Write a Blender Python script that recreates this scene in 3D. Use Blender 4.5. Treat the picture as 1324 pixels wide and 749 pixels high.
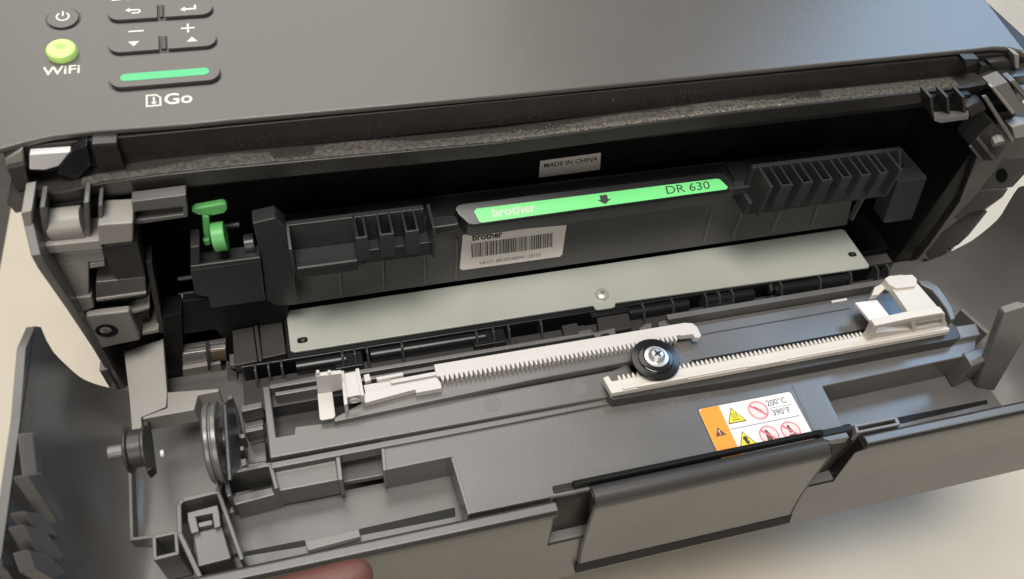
import bpy, bmesh, math, random
import numpy as np
from mathutils import Vector, Matrix
random.seed(7)
S = 0.001                      # everything below is written in millimetres
scene = bpy.context.scene
for o in list(bpy.data.objects): bpy.data.objects.remove(o)
COL = scene.collection

# ------------------------------------------------------------------ camera
F_PX, W_PX, H_PX = 1018.24, 1324.0, 749.0
ROT = np.array([[0.9652551, -0.24808544, 0.08207438],
                [-0.14407118, -0.76729251, -0.62490455],
                [0.21800478, 0.59136775, -0.77637497]])      # world axes seen from the camera (right, down, forward)
EYE = np.array([-107.9, -207.1, 299.0])
cd = bpy.data.cameras.new('camera'); cam = bpy.data.objects.new('camera', cd); COL.objects.link(cam)
cd.sensor_width = 36.0; cd.lens = 36.0 * F_PX / W_PX; cd.clip_start = 0.01; cd.clip_end = 50
r, d, f = ROT
M = Matrix(((r[0], -d[0], -f[0], EYE[0]*S), (r[1], -d[1], -f[1], EYE[1]*S), (r[2], -d[2], -f[2], EYE[2]*S), (0, 0, 0, 1)))
cam.matrix_world = M
scene.camera = cam
cd.dof.use_dof = True; cd.dof.focus_distance = 0.345; cd.dof.aperture_fstop = 14.0

# ------------------------------------------------------------------ light
world = bpy.data.worlds.new('World'); scene.world = world; world.use_nodes = True
bg = world.node_tree.nodes['Background']
bg.inputs[0].default_value = (1.0, 0.97, 0.95, 1); bg.inputs[1].default_value = 0.06
scene.view_settings.view_transform = 'Standard'; scene.view_settings.look = 'None'
scene.view_settings.exposure = 0.0; scene.view_settings.gamma = 1.0

def area(name, loc, target, sx, sy, power, col):
    l = bpy.data.lights.new(name, 'AREA'); l.shape = 'RECTANGLE'; l.size = sx; l.size_y = sy
    l.energy = power; l.color = col
    o = bpy.data.objects.new(name, l); COL.objects.link(o)
    o.location = loc
    dv = Vector(target) - Vector(loc)
    o.rotation_euler = dv.to_track_quat('-Z', 'Y').to_euler()
    return o
area('ceiling_lamp', (-0.15, -0.24, 1.58), (0, 0, 0), 0.7, 0.7, 26, (1.0, 0.95, 0.88))
area('rear_sheen_light', (-0.20, 1.10, 1.62), (0, 0, 0), 1.4, 1.3, 19, (1.0, 0.96, 0.90))  # added light behind the printer, gives upward faces their sheen
area('front_fill_light', (-0.60, -1.25, 0.72), (0, 0, 0.05), 0.7, 0.7, 7.0, (1.0, 0.94, 0.86))  # added fill from the front, brightens column, sticker and drum
area('window_light', (1.42, 0.82, 1.36), (0.15, 0, 0.05), 0.6, 0.9, 12, (0.42, 0.67, 1.0))

# ------------------------------------------------------------------ pixel -> point on a real plane (millimetres)
def ray(px, py):
    return ROT.T @ np.array([(px - W_PX/2)/F_PX, (py - H_PX/2)/F_PX, 1.0])
def P(px, py, x=None, y=None, z=None):
    a, v = (0, x) if x is not None else (1, y) if y is not None else (2, z)
    dv = ray(px, py); t = (v - EYE[a]) / dv[a]
    return Vector(EYE + t*dv)
def PN(px, py, p0, n):
    dv = Vector(ray(px, py)); t = (Vector(p0) - Vector(EYE)).dot(n) / dv.dot(n)
    return Vector(EYE) + t*dv
def Zs(z, *q): return [P(a, b, z=z) for a, b in q]
def Ys(y, *q): return [P(a, b, y=y) for a, b in q]
def Xs(x, *q): return [P(a, b, x=x) for a, b in q]

# ------------------------------------------------------------------ materials
def plastic(name, col, rough=0.45, var=0.10, bump=0.016, spec=0.5, scale=900, dust=0.0, metal=0.0, smudge=0.12, emit=None, nscale=28, nlo=None, nhi=None):
    m = bpy.data.materials.new(name); m.use_nodes = True
    nt = m.node_tree; N = nt.nodes; L = nt.links
    b = N['Principled BSDF']; b.inputs['Roughness'].default_value = rough
    b.inputs['Metallic'].default_value = metal; b.inputs['Specular IOR Level'].default_value = spec
    tc = N.new('ShaderNodeTexCoord')
    n1 = N.new('ShaderNodeTexNoise'); n1.inputs['Scale'].default_value = nscale; n1.inputs['Detail'].default_value = 5
    L.new(tc.outputs['Object'], n1.inputs['Vector'])
    mp = N.new('ShaderNodeMapRange'); mp.inputs[1].default_value = .25; mp.inputs[2].default_value = .75
    mp.inputs[3].default_value = 1 - var if nlo is None else nlo; mp.inputs[4].default_value = 1 + var if nhi is None else nhi
    L.new(n1.outputs['Fac'], mp.inputs[0])
    mx = N.new('ShaderNodeVectorMath'); mx.operation = 'SCALE'; mx.inputs[0].default_value = col
    L.new(mp.outputs[0], mx.inputs['Scale'])
    out = mx.outputs[0]
    if dust > 0:
        n3 = N.new('ShaderNodeTexNoise'); n3.inputs['Scale'].default_value = 520; n3.inputs['Detail'].default_value = 6
        L.new(tc.outputs['Object'], n3.inputs['Vector'])
        n4 = N.new('ShaderNodeTexNoise'); n4.inputs['Scale'].default_value = 60
        L.new(tc.outputs['Object'], n4.inputs['Vector'])
        mm = N.new('ShaderNodeMath'); mm.operation = 'MULTIPLY'; L.new(n3.outputs['Fac'], mm.inputs[0]); L.new(n4.outputs['Fac'], mm.inputs[1])
        rp = N.new('ShaderNodeMapRange'); rp.inputs[1].default_value = .26; rp.inputs[2].default_value = .42; rp.inputs[4].default_value = dust
        L.new(mm.outputs[0], rp.inputs[0])
        mc = N.new('ShaderNodeMixRGB'); mc.inputs[2].default_value = (.33, .29, .23, 1)
        L.new(rp.outputs[0], mc.inputs[0]); L.new(out, mc.inputs[1]); out = mc.outputs[0]
    L.new(out, b.inputs['Base Color'])
    n5 = N.new('ShaderNodeTexNoise'); n5.inputs['Scale'].default_value = 14; n5.inputs['Detail'].default_value = 4
    L.new(tc.outputs['Object'], n5.inputs['Vector'])
    rr = N.new('ShaderNodeMapRange'); rr.inputs[1].default_value = .15; rr.inputs[2].default_value = .85
    rr.inputs[3].default_value = max(.03, rough - smudge); rr.inputs[4].default_value = min(1, rough + smudge)
    L.new(n5.outputs['Fac'], rr.inputs[0]); L.new(rr.outputs[0], b.inputs['Roughness'])
    if bump > 0:
        n2 = N.new('ShaderNodeTexNoise'); n2.inputs['Scale'].default_value = scale; n2.inputs['Detail'].default_value = 2
        L.new(tc.outputs['Object'], n2.inputs['Vector'])
        bp = N.new('ShaderNodeBump'); bp.inputs['Strength'].default_value = bump * 4; bp.inputs['Distance'].default_value = 0.0004
        L.new(n2.outputs['Fac'], bp.inputs['Height']); L.new(bp.outputs[0], b.inputs['Normal'])
    if emit:
        b.inputs['Emission Color'].default_value = (*emit[:3], 1); b.inputs['Emission Strength'].default_value = emit[3]
    return m
GREY = plastic('grey_plastic', (.122, .117, .112), .27, var=.13, smudge=.07, spec=.72)
LGREY = plastic('light_grey_plastic', (.30, .284, .262), .38)
EJECT = plastic('ejector_grey', (.150, .145, .138), .36, bump=0)
MGREY = plastic('mid_grey_plastic', (.165, .159, .151), .30, spec=.7)
DGREY = plastic('dark_grey_plastic', (.042, .040, .038), .38)
PANEL = plastic('panel_plastic', (.100, .094, .086), .30, var=.03, bump=.03, scale=1400, smudge=.015)
BLACK = plastic('black_plastic', (.0125, .013, .015), .30, smudge=.08)
DRUM = plastic('drum_black_plastic', (.034, .035, .036), .30, smudge=.08)
DRUMW = plastic('drum_wall_bounce_lit', (.085, .083, .078), .34, smudge=.08)  # drum plastic made lighter: light bounced off the plate is in the colour
FINP = plastic('fin_plastic', (.055, .055, .055), .2, smudge=.03)
RIMP = plastic('rim_plastic', (.030, .029, .028), .34)
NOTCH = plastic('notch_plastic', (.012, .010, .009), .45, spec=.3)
RIBP = plastic('drum_rib_plastic', (.12, .118, .112), .34)
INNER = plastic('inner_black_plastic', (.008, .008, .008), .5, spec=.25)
LIPD = plastic('dusty_black_plastic', (.018, .016, .015), .45, dust=.035)
LIPP = plastic('lip_plastic', (.036, .034, .032), .30)
SHELF = plastic('dusty_shelf', (.085, .079, .071), .9, var=.3, bump=.4, spec=.1, nscale=650, nlo=.45, nhi=1.6)
GLOSSB = plastic('gloss_black_plastic', (.014, .014, .015), .16, bump=0)
WHITE = plastic('white_plastic', (.585, .555, .535), .42, var=.04)
CREAM = plastic('cream_plastic', (.60, .565, .515), .45, var=.04)
STEEL = plastic('plated_steel', (.47, .49, .445), .38, var=.05, metal=.12, bump=.02)
CHROME = plastic('screw_steel', (.68, .68, .66), .3, var=.05, metal=.75, bump=0)
ZINC = plastic('zinc_screw', (.62, .62, .58), .3, var=.05, metal=.4, bump=0)
TINTED = plastic('tinted_steel', (.46, .45, .43), .3, metal=.6, bump=0)
GREEN = plastic('green_label', (.20, .88, .28), .4, var=.03, bump=0)
LIME = plastic('lime_button', (.52, .76, .24), .4, var=.03, bump=0, emit=(.45, .85, .15, .12))
GOBAR = plastic('green_bar', (.06, .50, .20), .35, var=.03, bump=0)
LEVER = plastic('green_lever_plastic', (.13, .46, .14), .38)
PRINTW = plastic('white_print', (.72, .69, .65), .5, var=.03, bump=0)
PRINTK = plastic('black_print', (.03, .028, .027), .5, var=.05, bump=0)
PAPER = plastic('sticker_paper', (.74, .69, .65), .5, var=.03, bump=0)
LABELW = plastic('white_label', (.72, .70, .70), .35, var=.02, bump=0)
ORANGE = plastic('orange_print', (.86, .30, .02), .4, var=.03, bump=0)
YELLOW = plastic('yellow_print', (.72, .62, .02), .4, var=.03, bump=0)
RED = plastic('red_print', (.70, .13, .16), .4, var=.05, bump=0)
PINK = plastic('pink_print', (.80, .60, .60), .4, var=.03, bump=0)
BROWN = plastic('brown_print', (.13, .05, .02), .4, var=.03, bump=0)
TABLE = plastic('table_top', (.56, .51, .43), .45, var=.04, bump=.01, spec=.3)
SKIN = plastic('skin', (.12, .045, .034), .5, var=.12, bump=.08, scale=500)  # skin tone darkened, the hand's shade is put into the colour
NAIL = plastic('nail', (.62, .36, .30), .3, var=.04, bump=0)
COPPER = plastic('copper_strip', (.24, .17, .11), .3, metal=.5, bump=0)
GRAIN = plastic('dust_grain', (.30, .275, .235), .8, var=.3, bump=0, nscale=700, nlo=.15, nhi=1.9)
CRUMB = plastic('pale_speck', (.62, .60, .55), .6, var=.2, bump=0)
FLOOR = plastic('floor', (.16, .15, .13), .6, var=.05, bump=0)

nt = STEEL.node_tree; tc = nt.nodes.new('ShaderNodeTexCoord'); mp = nt.nodes.new('ShaderNodeMapping'); mp.inputs['Scale'].default_value = (6, 900, 6)
nz = nt.nodes.new('ShaderNodeTexNoise'); nz.inputs['Scale'].default_value = 3; nz.inputs['Detail'].default_value = 4
bp = nt.nodes.new('ShaderNodeBump'); bp.inputs['Strength'].default_value = .10; bp.inputs['Distance'].default_value = .0003
nt.links.new(tc.outputs['Object'], mp.inputs['Vector']); nt.links.new(mp.outputs[0], nz.inputs['Vector']); nt.links.new(nz.outputs['Fac'], bp.inputs['Height'])
nt.links.new(bp.outputs[0], nt.nodes['Principled BSDF'].inputs['Normal'])

# ------------------------------------------------------------------ mesh builder
class MB:
    def __init__(self): self.v = []; self.f = []; self.m = []; self.s = []
    def add(self, verts, faces, m=0, smooth=False):
        o = len(self.v); self.v += [Vector(p) for p in verts]
        for fc in faces: self.f.append([i + o for i in fc]); self.m.append(m); self.s.append(smooth)
        return self
    def prism(self, pts, vec, m=0, side=None):
        n = len(pts); vec = Vector(vec); a = [Vector(p) for p in pts]; b = [p + vec for p in a]
        self.add(a + b, [list(range(n)), list(range(2*n - 1, n - 1, -1))], m)
        o = len(self.v) - 2*n
        for i in range(n):
            j = (i + 1) % n
            self.f.append([o + i, o + j, o + n + j, o + n + i]); self.m.append(m if side is None else side); self.s.append(False)
        return self
    def poly(self, pts, m=0): return self.add(pts, [list(range(len(pts)))], m)
    def box(self, x0, x1, y0, y1, z0, z1, m=0):
        return self.prism([(x0, y0, z0), (x1, y0, z0), (x1, y1, z0), (x0, y1, z0)], (0, 0, z1 - z0), m)
    def xprof(self, yz, x0, x1, m=0): return self.prism([(x0, y, z) for y, z in yz], (x1 - x0, 0, 0), m)
    def lathe(self, c, ax, prof, n=32, m=0, smooth=True):
        ax = Vector(ax).normalized(); t = ax.orthogonal().normalized(); u = ax.cross(t); c = Vector(c)
        vs = []; fs = []
        for rr, h in prof:
            for k in range(n):
                a = 2*math.pi*k/n; vs.append(c + ax*h + (t*math.cos(a) + u*math.sin(a))*rr)
        for i in range(len(prof) - 1):
            for k in range(n):
                k2 = (k + 1) % n; fs.append([i*n + k, i*n + k2, (i + 1)*n + k2, (i + 1)*n + k])
        self.add(vs, fs, m, smooth)
        o = len(self.v) - len(vs)
        self.f.append([o + k for k in range(n)]); self.m.append(m); self.s.append(False)
        e = o + (len(prof) - 1)*n
        self.f.append([e + k for k in range(n)]); self.m.append(m); self.s.append(False)
        return self
    def cyl(self, a, b, rad, n=24, m=0):
        a = Vector(a); b = Vector(b); return self.lathe(a, b - a, [(rad, 0), (rad, (b - a).length)], n, m)
    def text(self, body, size, o, ux, uy, m=0, align='CENTER', shear=0, weight=0.0, stretch=1.0):
        cu = bpy.data.curves.new('txt', 'FONT'); cu.body = body; cu.size = size; cu.align_x = align; cu.align_y = 'CENTER'
        cu.shear = shear; cu.offset = weight; cu.resolution_u = 3
        ob = bpy.data.objects.new('txt', cu); COL.objects.link(ob)
        dg = bpy.context.evaluated_depsgraph_get(); me = ob.evaluated_get(dg).to_mesh()
        o, ux, uy = Vector(o), Vector(ux).normalized(), Vector(uy).normalized()
        self.add([o + ux*(v.co.x*stretch) + uy*v.co.y for v in me.vertices], [list(p.vertices) for p in me.polygons], m)
        ob.evaluated_get(dg).to_mesh_clear(); bpy.data.objects.remove(ob); bpy.data.curves.remove(cu)
        return self
    def build(self, name, mats, parent=None, bevel=0.35, seg=2, origin=None, recalc=True, angle=32):
        if not isinstance(mats, (list, tuple)): mats = [mats]
        me = bpy.data.meshes.new(name)
        org = Vector(origin) if origin is not None else (WORIG.get(parent.name, Vector()) if parent is not None else Vector())
        me.from_pydata([(p - org)*S for p in self.v], [], self.f)
        for m in mats: me.materials.append(m)
        for i, p in enumerate(me.polygons): p.material_index = self.m[i]; p.use_smooth = True
        if recalc:
            bm = bmesh.new(); bm.from_mesh(me); bmesh.ops.recalc_face_normals(bm, faces=bm.faces); bm.to_mesh(me); bm.free()
        me.set_sharp_from_angle(angle=math.radians(angle))
        o = bpy.data.objects.new(name, me); COL.objects.link(o)
        WORIG[o.name] = org
        if parent is not None:
            o.parent = parent; o.location = (org - WORIG.get(parent.name, Vector()))*S
        else: o.location = org*S
        if bevel:
            b = o.modifiers.new('bevel', 'BEVEL'); b.width = bevel*S; b.segments = seg; b.limit_method = 'ANGLE'
            b.angle_limit = math.radians(angle); b.harden_normals = True; b.use_clamp_overlap = True
        return o
WORIG = {}
def thing(name, label, cat, loc, group=None):
    o = bpy.data.objects.new(name, None); COL.objects.link(o); o.location = Vector(loc)*S; o.empty_display_size = .02
    WORIG[o.name] = Vector(loc); tag(o, label, cat, group); return o
def tag(o, label, cat, group=None):
    o['label'] = label; o['category'] = cat
    if group: o['group'] = group
    return o
def part(name, mats, parent, pts, vec, bevel=.35, label=None):
    o = MB().prism(pts, vec).build(name, mats, parent, bevel)
    if label: o['label'] = label
    return o
BACK = (0, 1, 0); DOWN = (0, 0, -1)
def V(*a): return Vector(a)

# ================================================================== setting
tb = MB().box(-318, 900, -700, 900, -145, -120).build('table', TABLE, None, 2.0, origin=(0, 0, -145))
tag(tb, 'pale cream table top under the open printer', 'table')
for sx in (-280, 860):
    for sy in (-660, 860):
        MB().box(sx - 25, sx + 25, sy - 25, sy + 25, -870, -145.5).build('leg', TABLE, tb, 1.5)
fl = MB().box(-3000, 3000, -3000, 3000, -890, -870).build('floor', FLOOR, None, 0); fl['kind'] = 'structure'

# ================================================================== printer
PR = thing('laser_printer', 'dark grey laser printer on a table, front cover folded down and paper guides showing', 'printer', (0, 120, -120))

# ---- main body: dark shell round the cavity
mb = MB()
mb.box(-206, -199, 26, 300, -112, 100)      # left side
mb.box(199, 206, 12, 300, -112, 100)        # right side
mb.box(-199, 199, 75, 300, -112, 100)       # core behind the cavity
mb.box(-199, 199, 2, 75, -112, -8)          # below the cavity
mb.build('body_shell', GREY, PR, .6)
for x in (-180, 180):
    for y in (40, 270): MB().box(x - 12, x + 12, y - 12, y + 12, -120, -112.3).build('foot', BLACK, PR, .5)
mb = MB()
mb.box(-198.7, 198.7, 45.3, 74.7, -7.5, 99)           # cavity back wall
mb.box(-198.7, 198.7, 14, 45, 95.2, 99.7)           # cavity ceiling
mb.box(-198.7, -185, 16, 45, -7.5, 95)
mb.box(188, 198.7, 6, 45, -7.5, 95)             # right cavity wall
mb.box(-184.7, 187.7, 13, 45, -7.7, -3)
mb.build('cavity_liner', INNER, PR, .5)

# ---- control panel (scanner front), sloping 8 degrees
pn = Vector((0, -math.sin(math.radians(8)), math.cos(math.radians(8)))); p0 = V(0, 20, 118)
def Q(px, py, off=0.0): return PN(px, py, p0 + pn*off, pn)
edge = [(-26, 206), (-14, 198), (0, 193), (32, 184), (67, 176.5), (120, 170), (240, 161), (300, 155), (640, 124.5), (960, 93), (1254, 65), (1285, 61.5), (1305, 62), (1322, 66.5), (1333, 75)]
pts = [Q(*e) for e in edge]
pts = [V(pts[0].x - 1, 300, 0)] + pts + [V(pts[-1].x + 1, 300, 0)]
for i in (0, -1): pts[i].z = p0.z + (300 - 20)*math.tan(math.radians(8))
CP = MB().prism(pts, -pn*2.4).build('control_panel', PANEL, PR, .9, 4)
# scanner underside / recess wall behind the lip
mb = MB()
mb.prism([V(-206, 20.4, 104), V(206, 20.4, 104), V(206, 20.4, 115.4), V(-206, 20.4, 115.4)], (0, 66, 0))
mb.build('recess_wall', LIPD, PR, .3)
MB().box(-206, 206, 87.3, 298, 100.3, 118).build('scanner_base', DGREY, PR, .5)

# buttons
px_u = V(1, 0, 0); px_v = pn.cross(px_u)
def pill(c, w, h, n=14):
    c = Vector(c); out = []; rr = h/2
    for s, a0 in ((1, -90), (-1, 90)):
        for k in range(n + 1):
            a = math.radians(a0 + 180*k/n); out.append(c + px_u*(s*(w/2 - rr) + rr*math.cos(a)) + px_v*(rr*math.sin(a)))
    return out
def half_pill(c, w, h, left, n=12):
    c = Vector(c); rr = h/2; out = []
    a0 = 90 if left else -90
    for k in range(n + 1):
        a = math.radians(a0 + 180*k/n); out.append(c + px_u*((-1 if left else 1)*(w/2 - rr) + rr*math.cos(a)) + px_v*(rr*math.sin(a)))
    e = (w/2) if left else (-w/2)
    o2 = [c + px_u*e - px_v*rr, c + px_u*e + px_v*rr]
    if not left: o2.reverse()
    return out + o2
def loc2(c, pts): return [Vector(c) + px_u*a + px_v*b for a, b in pts]
def arc(r0, r1, a0, a1, n=20, cx=0, cy=0):
    o = [(cx + r1*math.cos(math.radians(a0 + (a1 - a0)*k/n)), cy + r1*math.sin(math.radians(a0 + (a1 - a0)*k/n))) for k in range(n + 1)]
    return o + [(cx + r0*math.cos(math.radians(a1 - (a1 - a0)*k/n)), cy + r0*math.sin(math.radians(a1 - (a1 - a0)*k/n))) for k in range(n + 1)]
def btn(name, outline, top, mats, marks=(), well=None):
    mb = MB()
    mb.prism([p + pn*top for p in outline], -pn*(top - .1), 0)
    for c, poly, mi in marks: mb.prism([q + pn*(top + .02) for q in loc2(c, poly)], pn*.06, mi)
    o = mb.build(name, mats, CP, .45, 3, angle=40)
    return o
def well(outline_c, w, h):
    MB().prism([p + pn*.12 for p in pill(outline_c, w, h)], -pn*.1).build('button_well', BLACK, CP, 0)
def wid(a, b): return (Q(*b) - Q(*a)).length
# power
c = Q(82, 25); rp = wid((60.5, 25), (103.5, 25))/2
MB().prism([c + pn*.12 + px_u*(rp + .4)*math.cos(t) + px_v*(rp + .3)*.98*math.sin(t) for t in [k*math.pi/20 for k in range(40)]], -pn*.1).build('button_well', BLACK, CP, 0)
circ = [c + px_u*rp*.92*math.cos(t) + px_v*rp*.92*math.sin(t) for t in [k*math.pi/24 for k in range(48)]]
ci = c + px_v*.6
btn('power_button', circ, .7, [PANEL, PRINTW], [(ci, arc(1.75, 2.35, 125, 415), 1), (ci, [(-.3, .2), (.3, .2), (.3, 2.7), (-.3, 2.7)], 1)])
# wifi
c = Q(81.5, 69.5); rw = wid((61.5, 69), (101.5, 69))/2
mb = MB().lathe(c + pn*.1, pn, [(rw*1.0, 0), (rw*1.0, 1.5), (rw*.93, 2.3), (rw*.8, 2.7), (rw*.5, 2.62), (rw*.01, 2.5)], 40, 0)
for rr in (1.2, 2.1, 3.0): mb.poly([q + pn*2.75 for q in loc2(c - px_v*1.4, arc(rr, rr + .35, 50, 130))], 1)
mb.build('wifi_button', [LIME, plastic('lime_mark', (.22, .5, .1), .5, bump=0)], CP, 0)
def prt(body, px, py, hpx, stretch=1.25, weight=.12, align='CENTER'):
    c = Q(px, py); size = wid((px, py - hpx/2), (px, py + hpx/2))*1.38
    MB().text(body, size, c + pn*.05, px_u, px_v, 0, align, 0, weight, stretch).build('printed_text', PRINTW, CP, 0)
prt('WiFi', 80, 91.5, 11, 1.08, .06); prt('Go', 230.5, 128, 14, 1.05, .12); prt('Back', 175, -6.5, 14, 1.1, .1)
# back / ok, down / up, go
def pair(yl, x0, x1, g0, g1, xr_y, hpx, names, marks):
    a, b = Q(x0, yl), Q(x1, xr_y); h = wid(((x0 + x1)/2, (yl + xr_y)/2 - hpx/2), ((x0 + x1)/2, (yl + xr_y)/2 + hpx/2))
    cc = (a + b)/2; w = (b.x - a.x)
    well(cc - px_v*.3, w + 1.1, h + .9)
    t0 = (g0 - x0)/(x1 - x0); t1 = (g1 - x0)/(x1 - x0)
    wl, wr = w*t0, w*(1 - t1)
    cl = cc + px_u*(-w/2 + wl/2); cr = cc + px_u*(w/2 - wr/2)
    btn(names[0], half_pill(cl, wl, h, True), 1.1, [PANEL, PRINTW], [(cl, marks[0], 1)] if not isinstance(marks[0][0], list) else [(cl, q, 1) for q in marks[0]])
    btn(names[1], half_pill(cr, wr, h, False), 1.1, [PANEL, PRINTW], [(cr, marks[1], 1)] if not isinstance(marks[1][0], list) else [(cr, q, 1) for q in marks[1]])
    MB().prism([cc + px_u*(w*(t0 + t1)/2 - w/2 + s*(w*(t1 - t0)/2 - .7)) + px_v*q + pn*.75 for s, q in ((-1, -h*.42), (1, -h*.42), (1, h*.42), (-1, h*.42))], -pn*.6).build('button_web', DGREY, CP, .2)
bk = [[(-2.6, .9), (-1.0, 2.1), (-1.0, 1.3), (1.6, 1.3), (1.6, .5), (-1.0, .5), (-1.0, -.3)], arc(.55, 1.2, -90, 90, 10, 1.6, .1), [(-.4, -1.1), (1.6, -1.1), (1.6, -.45), (-.4, -.45)]]
ok = [[(-3.0, -.5), (-1.2, .9), (-1.2, 0), (1.9, 0), (1.9, 1.6), (2.7, 1.6), (2.7, -.9), (-1.2, -.9), (-1.2, -1.8)]]
pair(20, 141, 275, 203, 213, 12.5, 18, ('back_button', 'enter_button'), (bk, ok))
pair(61, 142, 280, 205, 217, 53, 19, ('down_button', 'up_button'), ([(-1.9, 1.1), (1.9, 1.1), (0, -1.4)], [(-1.9, -1.1), (1.9, -1.1), (0, 1.4)]))
a, b = Q(143, 104.5), Q(285, 97.5); h = wid((214, 90), (214, 112)); cc = (a + b)/2
well(cc - px_v*.3, b.x - a.x + 1.2, h + 1.0)
mb = MB(); mb.prism([p + pn*1.3 for p in pill(cc, b.x - a.x - .2, h - .2)], -pn*1.2, 0)
mb.prism([p + pn*1.33 for p in pill(cc + px_v*.35, (b.x - a.x)*.81, h*.42)], pn*.07, 1)
mb.build('go_button', [PANEL, GOBAR], CP, .45, 3, angle=40)
for sg in ([(176, 40.5, [(-2.6, -.35), (2.6, -.35), (2.6, .35), (-2.6, .35)])],
           [(243, 36.5, [(-2.4, -.35), (-.35, -.35), (-.35, -2.3), (.35, -2.3), (.35, -.35), (2.4, -.35), (2.4, .35), (.35, .35), (.35, 2.3), (-.35, 2.3), (-.35, .35), (-2.4, .35)])]):
    mb = MB()
    for (px, py, poly) in sg: mb.poly([q + pn*.05 for q in loc2(Q(px, py), poly)])
    mb.build('printed_symbol', PRINTW, CP, 0)
c = Q(199, 130); mb = MB()
for poly in ([(-2.6, -2.8), (2.4, -2.8), (2.4, -2.2), (-2.6, -2.2)], [(-2.6, -2.2), (-2.0, -2.2), (-2.0, 2.8), (-2.6, 2.8)], [(1.8, -2.2), (2.4, -2.2), (2.4, 1.2), (1.8, 1.2)], [(-2.0, 2.2), (.8, 2.2), (.8, 2.8), (-2.0, 2.8)], [(.8, 2.8), (.8, 2.0), (1.8, 1.2), (2.4, 1.2)], [(-.3, -.8), (.3, -.8), (.3, 1.6), (-.3, 1.6)], [(-1.1, -.8), (1.1, -.8), (0, -1.9)]):
    mb.poly([q + pn*.05 for q in loc2(c, poly)])
mb.build('printed_symbol', PRINTW, CP, 0)

# ---- lip below the panel, following its traced edge, and the dust on it
le = [(8, 263), (21, 260), (80, 249), (130, 238), (200, 228), (300, 217.5), (640, 186), (960, 144.5), (1160, 123), (1251, 113.4), (1273.5, 109.4), (1288, 102.7), (1324, 98.7), (1345, 96)]
top = Ys(12, *le)
bot = [V(p.x, 14, p.z - (8.5 if 40 < le[i][0] < 1240 else 7)) for i, p in enumerate(top)]
mb = MB(); n = len(top)
vs = top + bot + [V(p.x, 26.7, p.z) for p in top] + [V(p.x, 26.7, p.z - 8.5) for p in top]
fs = []
for i in range(n - 1):
    fs += [[i, i + 1, n + i + 1, n + i], [i, 2*n + i, 2*n + i + 1, i + 1], [n + i, n + i + 1, 3*n + i + 1, 3*n + i], [2*n + i, 3*n + i, 3*n + i + 1, 2*n + i + 1]]
fs += [[0, n, 3*n, 2*n], [n - 1, 3*n - 1, 4*n - 1, 2*n - 1][::-1]]
mb.add(vs, fs)
mb.build('front_lip', LIPP, PR, .5)
# dust: a felted layer with an uneven rear edge plus loose grains
def lipz(x):
    for a, b in zip(top, top[1:]):
        if a.x <= x <= b.x: return a.z + (b.z - a.z)*(x - a.x)/(b.x - a.x)
    return top[-1].z
dv = []; df = []; nx = 260
for i in range(nx + 1):
    x = -185 + 350*i/nx
    wdt = 5.0 + 1.3*math.sin(x*.045) + .8*math.sin(x*.13 + 1) + random.uniform(-.3, .3)
    if -123 < x < -108: wdt = 1.6
    if 85 < x < 100: wdt = 2.6
    if x > 100: wdt = 6.4
    z = lipz(x)
    dv += [V(x, 13.0 + random.uniform(-.3, .3), z + .12), V(x, 13.0 + wdt*.5, z + .5 + random.uniform(0, .4)), V(x, 13.2 + wdt, z + .1)]
for i in range(nx): df += [[3*i, 3*i + 3, 3*i + 4, 3*i + 1], [3*i + 1, 3*i + 4, 3*i + 5, 3*i + 2]]
o = MB().add(dv, df).build('dust_layer', SHELF, PR, 0, recalc=False); o['kind'] = 'stuff'
mb = MB()
def grain(p, s):
    vs = [p + Vector((random.uniform(-1, 1), random.uniform(-1, 1), random.uniform(-.4, 1)))*s for _ in range(4)]
    mb.add(vs, [[0, 1, 2], [0, 2, 3], [0, 3, 1], [1, 3, 2]])
for _ in range(15000):
    x = random.gauss(30, 62) if random.random() < .5 else random.uniform(-183, 165)
    if not -185 < x < 165: continue
    z = lipz(x); y = 12.6 + abs(random.gauss(0, 1))*2.4
    if y > 19: continue
    grain(V(x, y, z + .35), random.uniform(.07, .27) if -45 < x < 92 else random.uniform(.05, .15))
for _ in range(700):
    x = random.uniform(-150, 150); grain(V(x, 20.2, random.uniform(104, 112)), random.uniform(.05, .16))
o = mb.build('dust_grains', GRAIN, PR, 0, recalc=False); o['kind'] = 'stuff'

mb = MB()
for _ in range(90):
    p = P(random.gauss(885, 28), random.gauss(512, 5), z=28.15); grain(p, random.uniform(.08, .3))
for _ in range(130): grain(P(random.uniform(170, 1200), random.uniform(560, 660), z=28.2), random.uniform(.06, .14))
for _ in range(40):
    q = Q(random.uniform(60, 1200), random.uniform(5, 150), .05)
    if q.y > 24: grain(q, random.uniform(.06, .16))
o = mb.build('loose_specks', CRUMB, PR, 0, recalc=False); o['kind'] = 'stuff'
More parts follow.
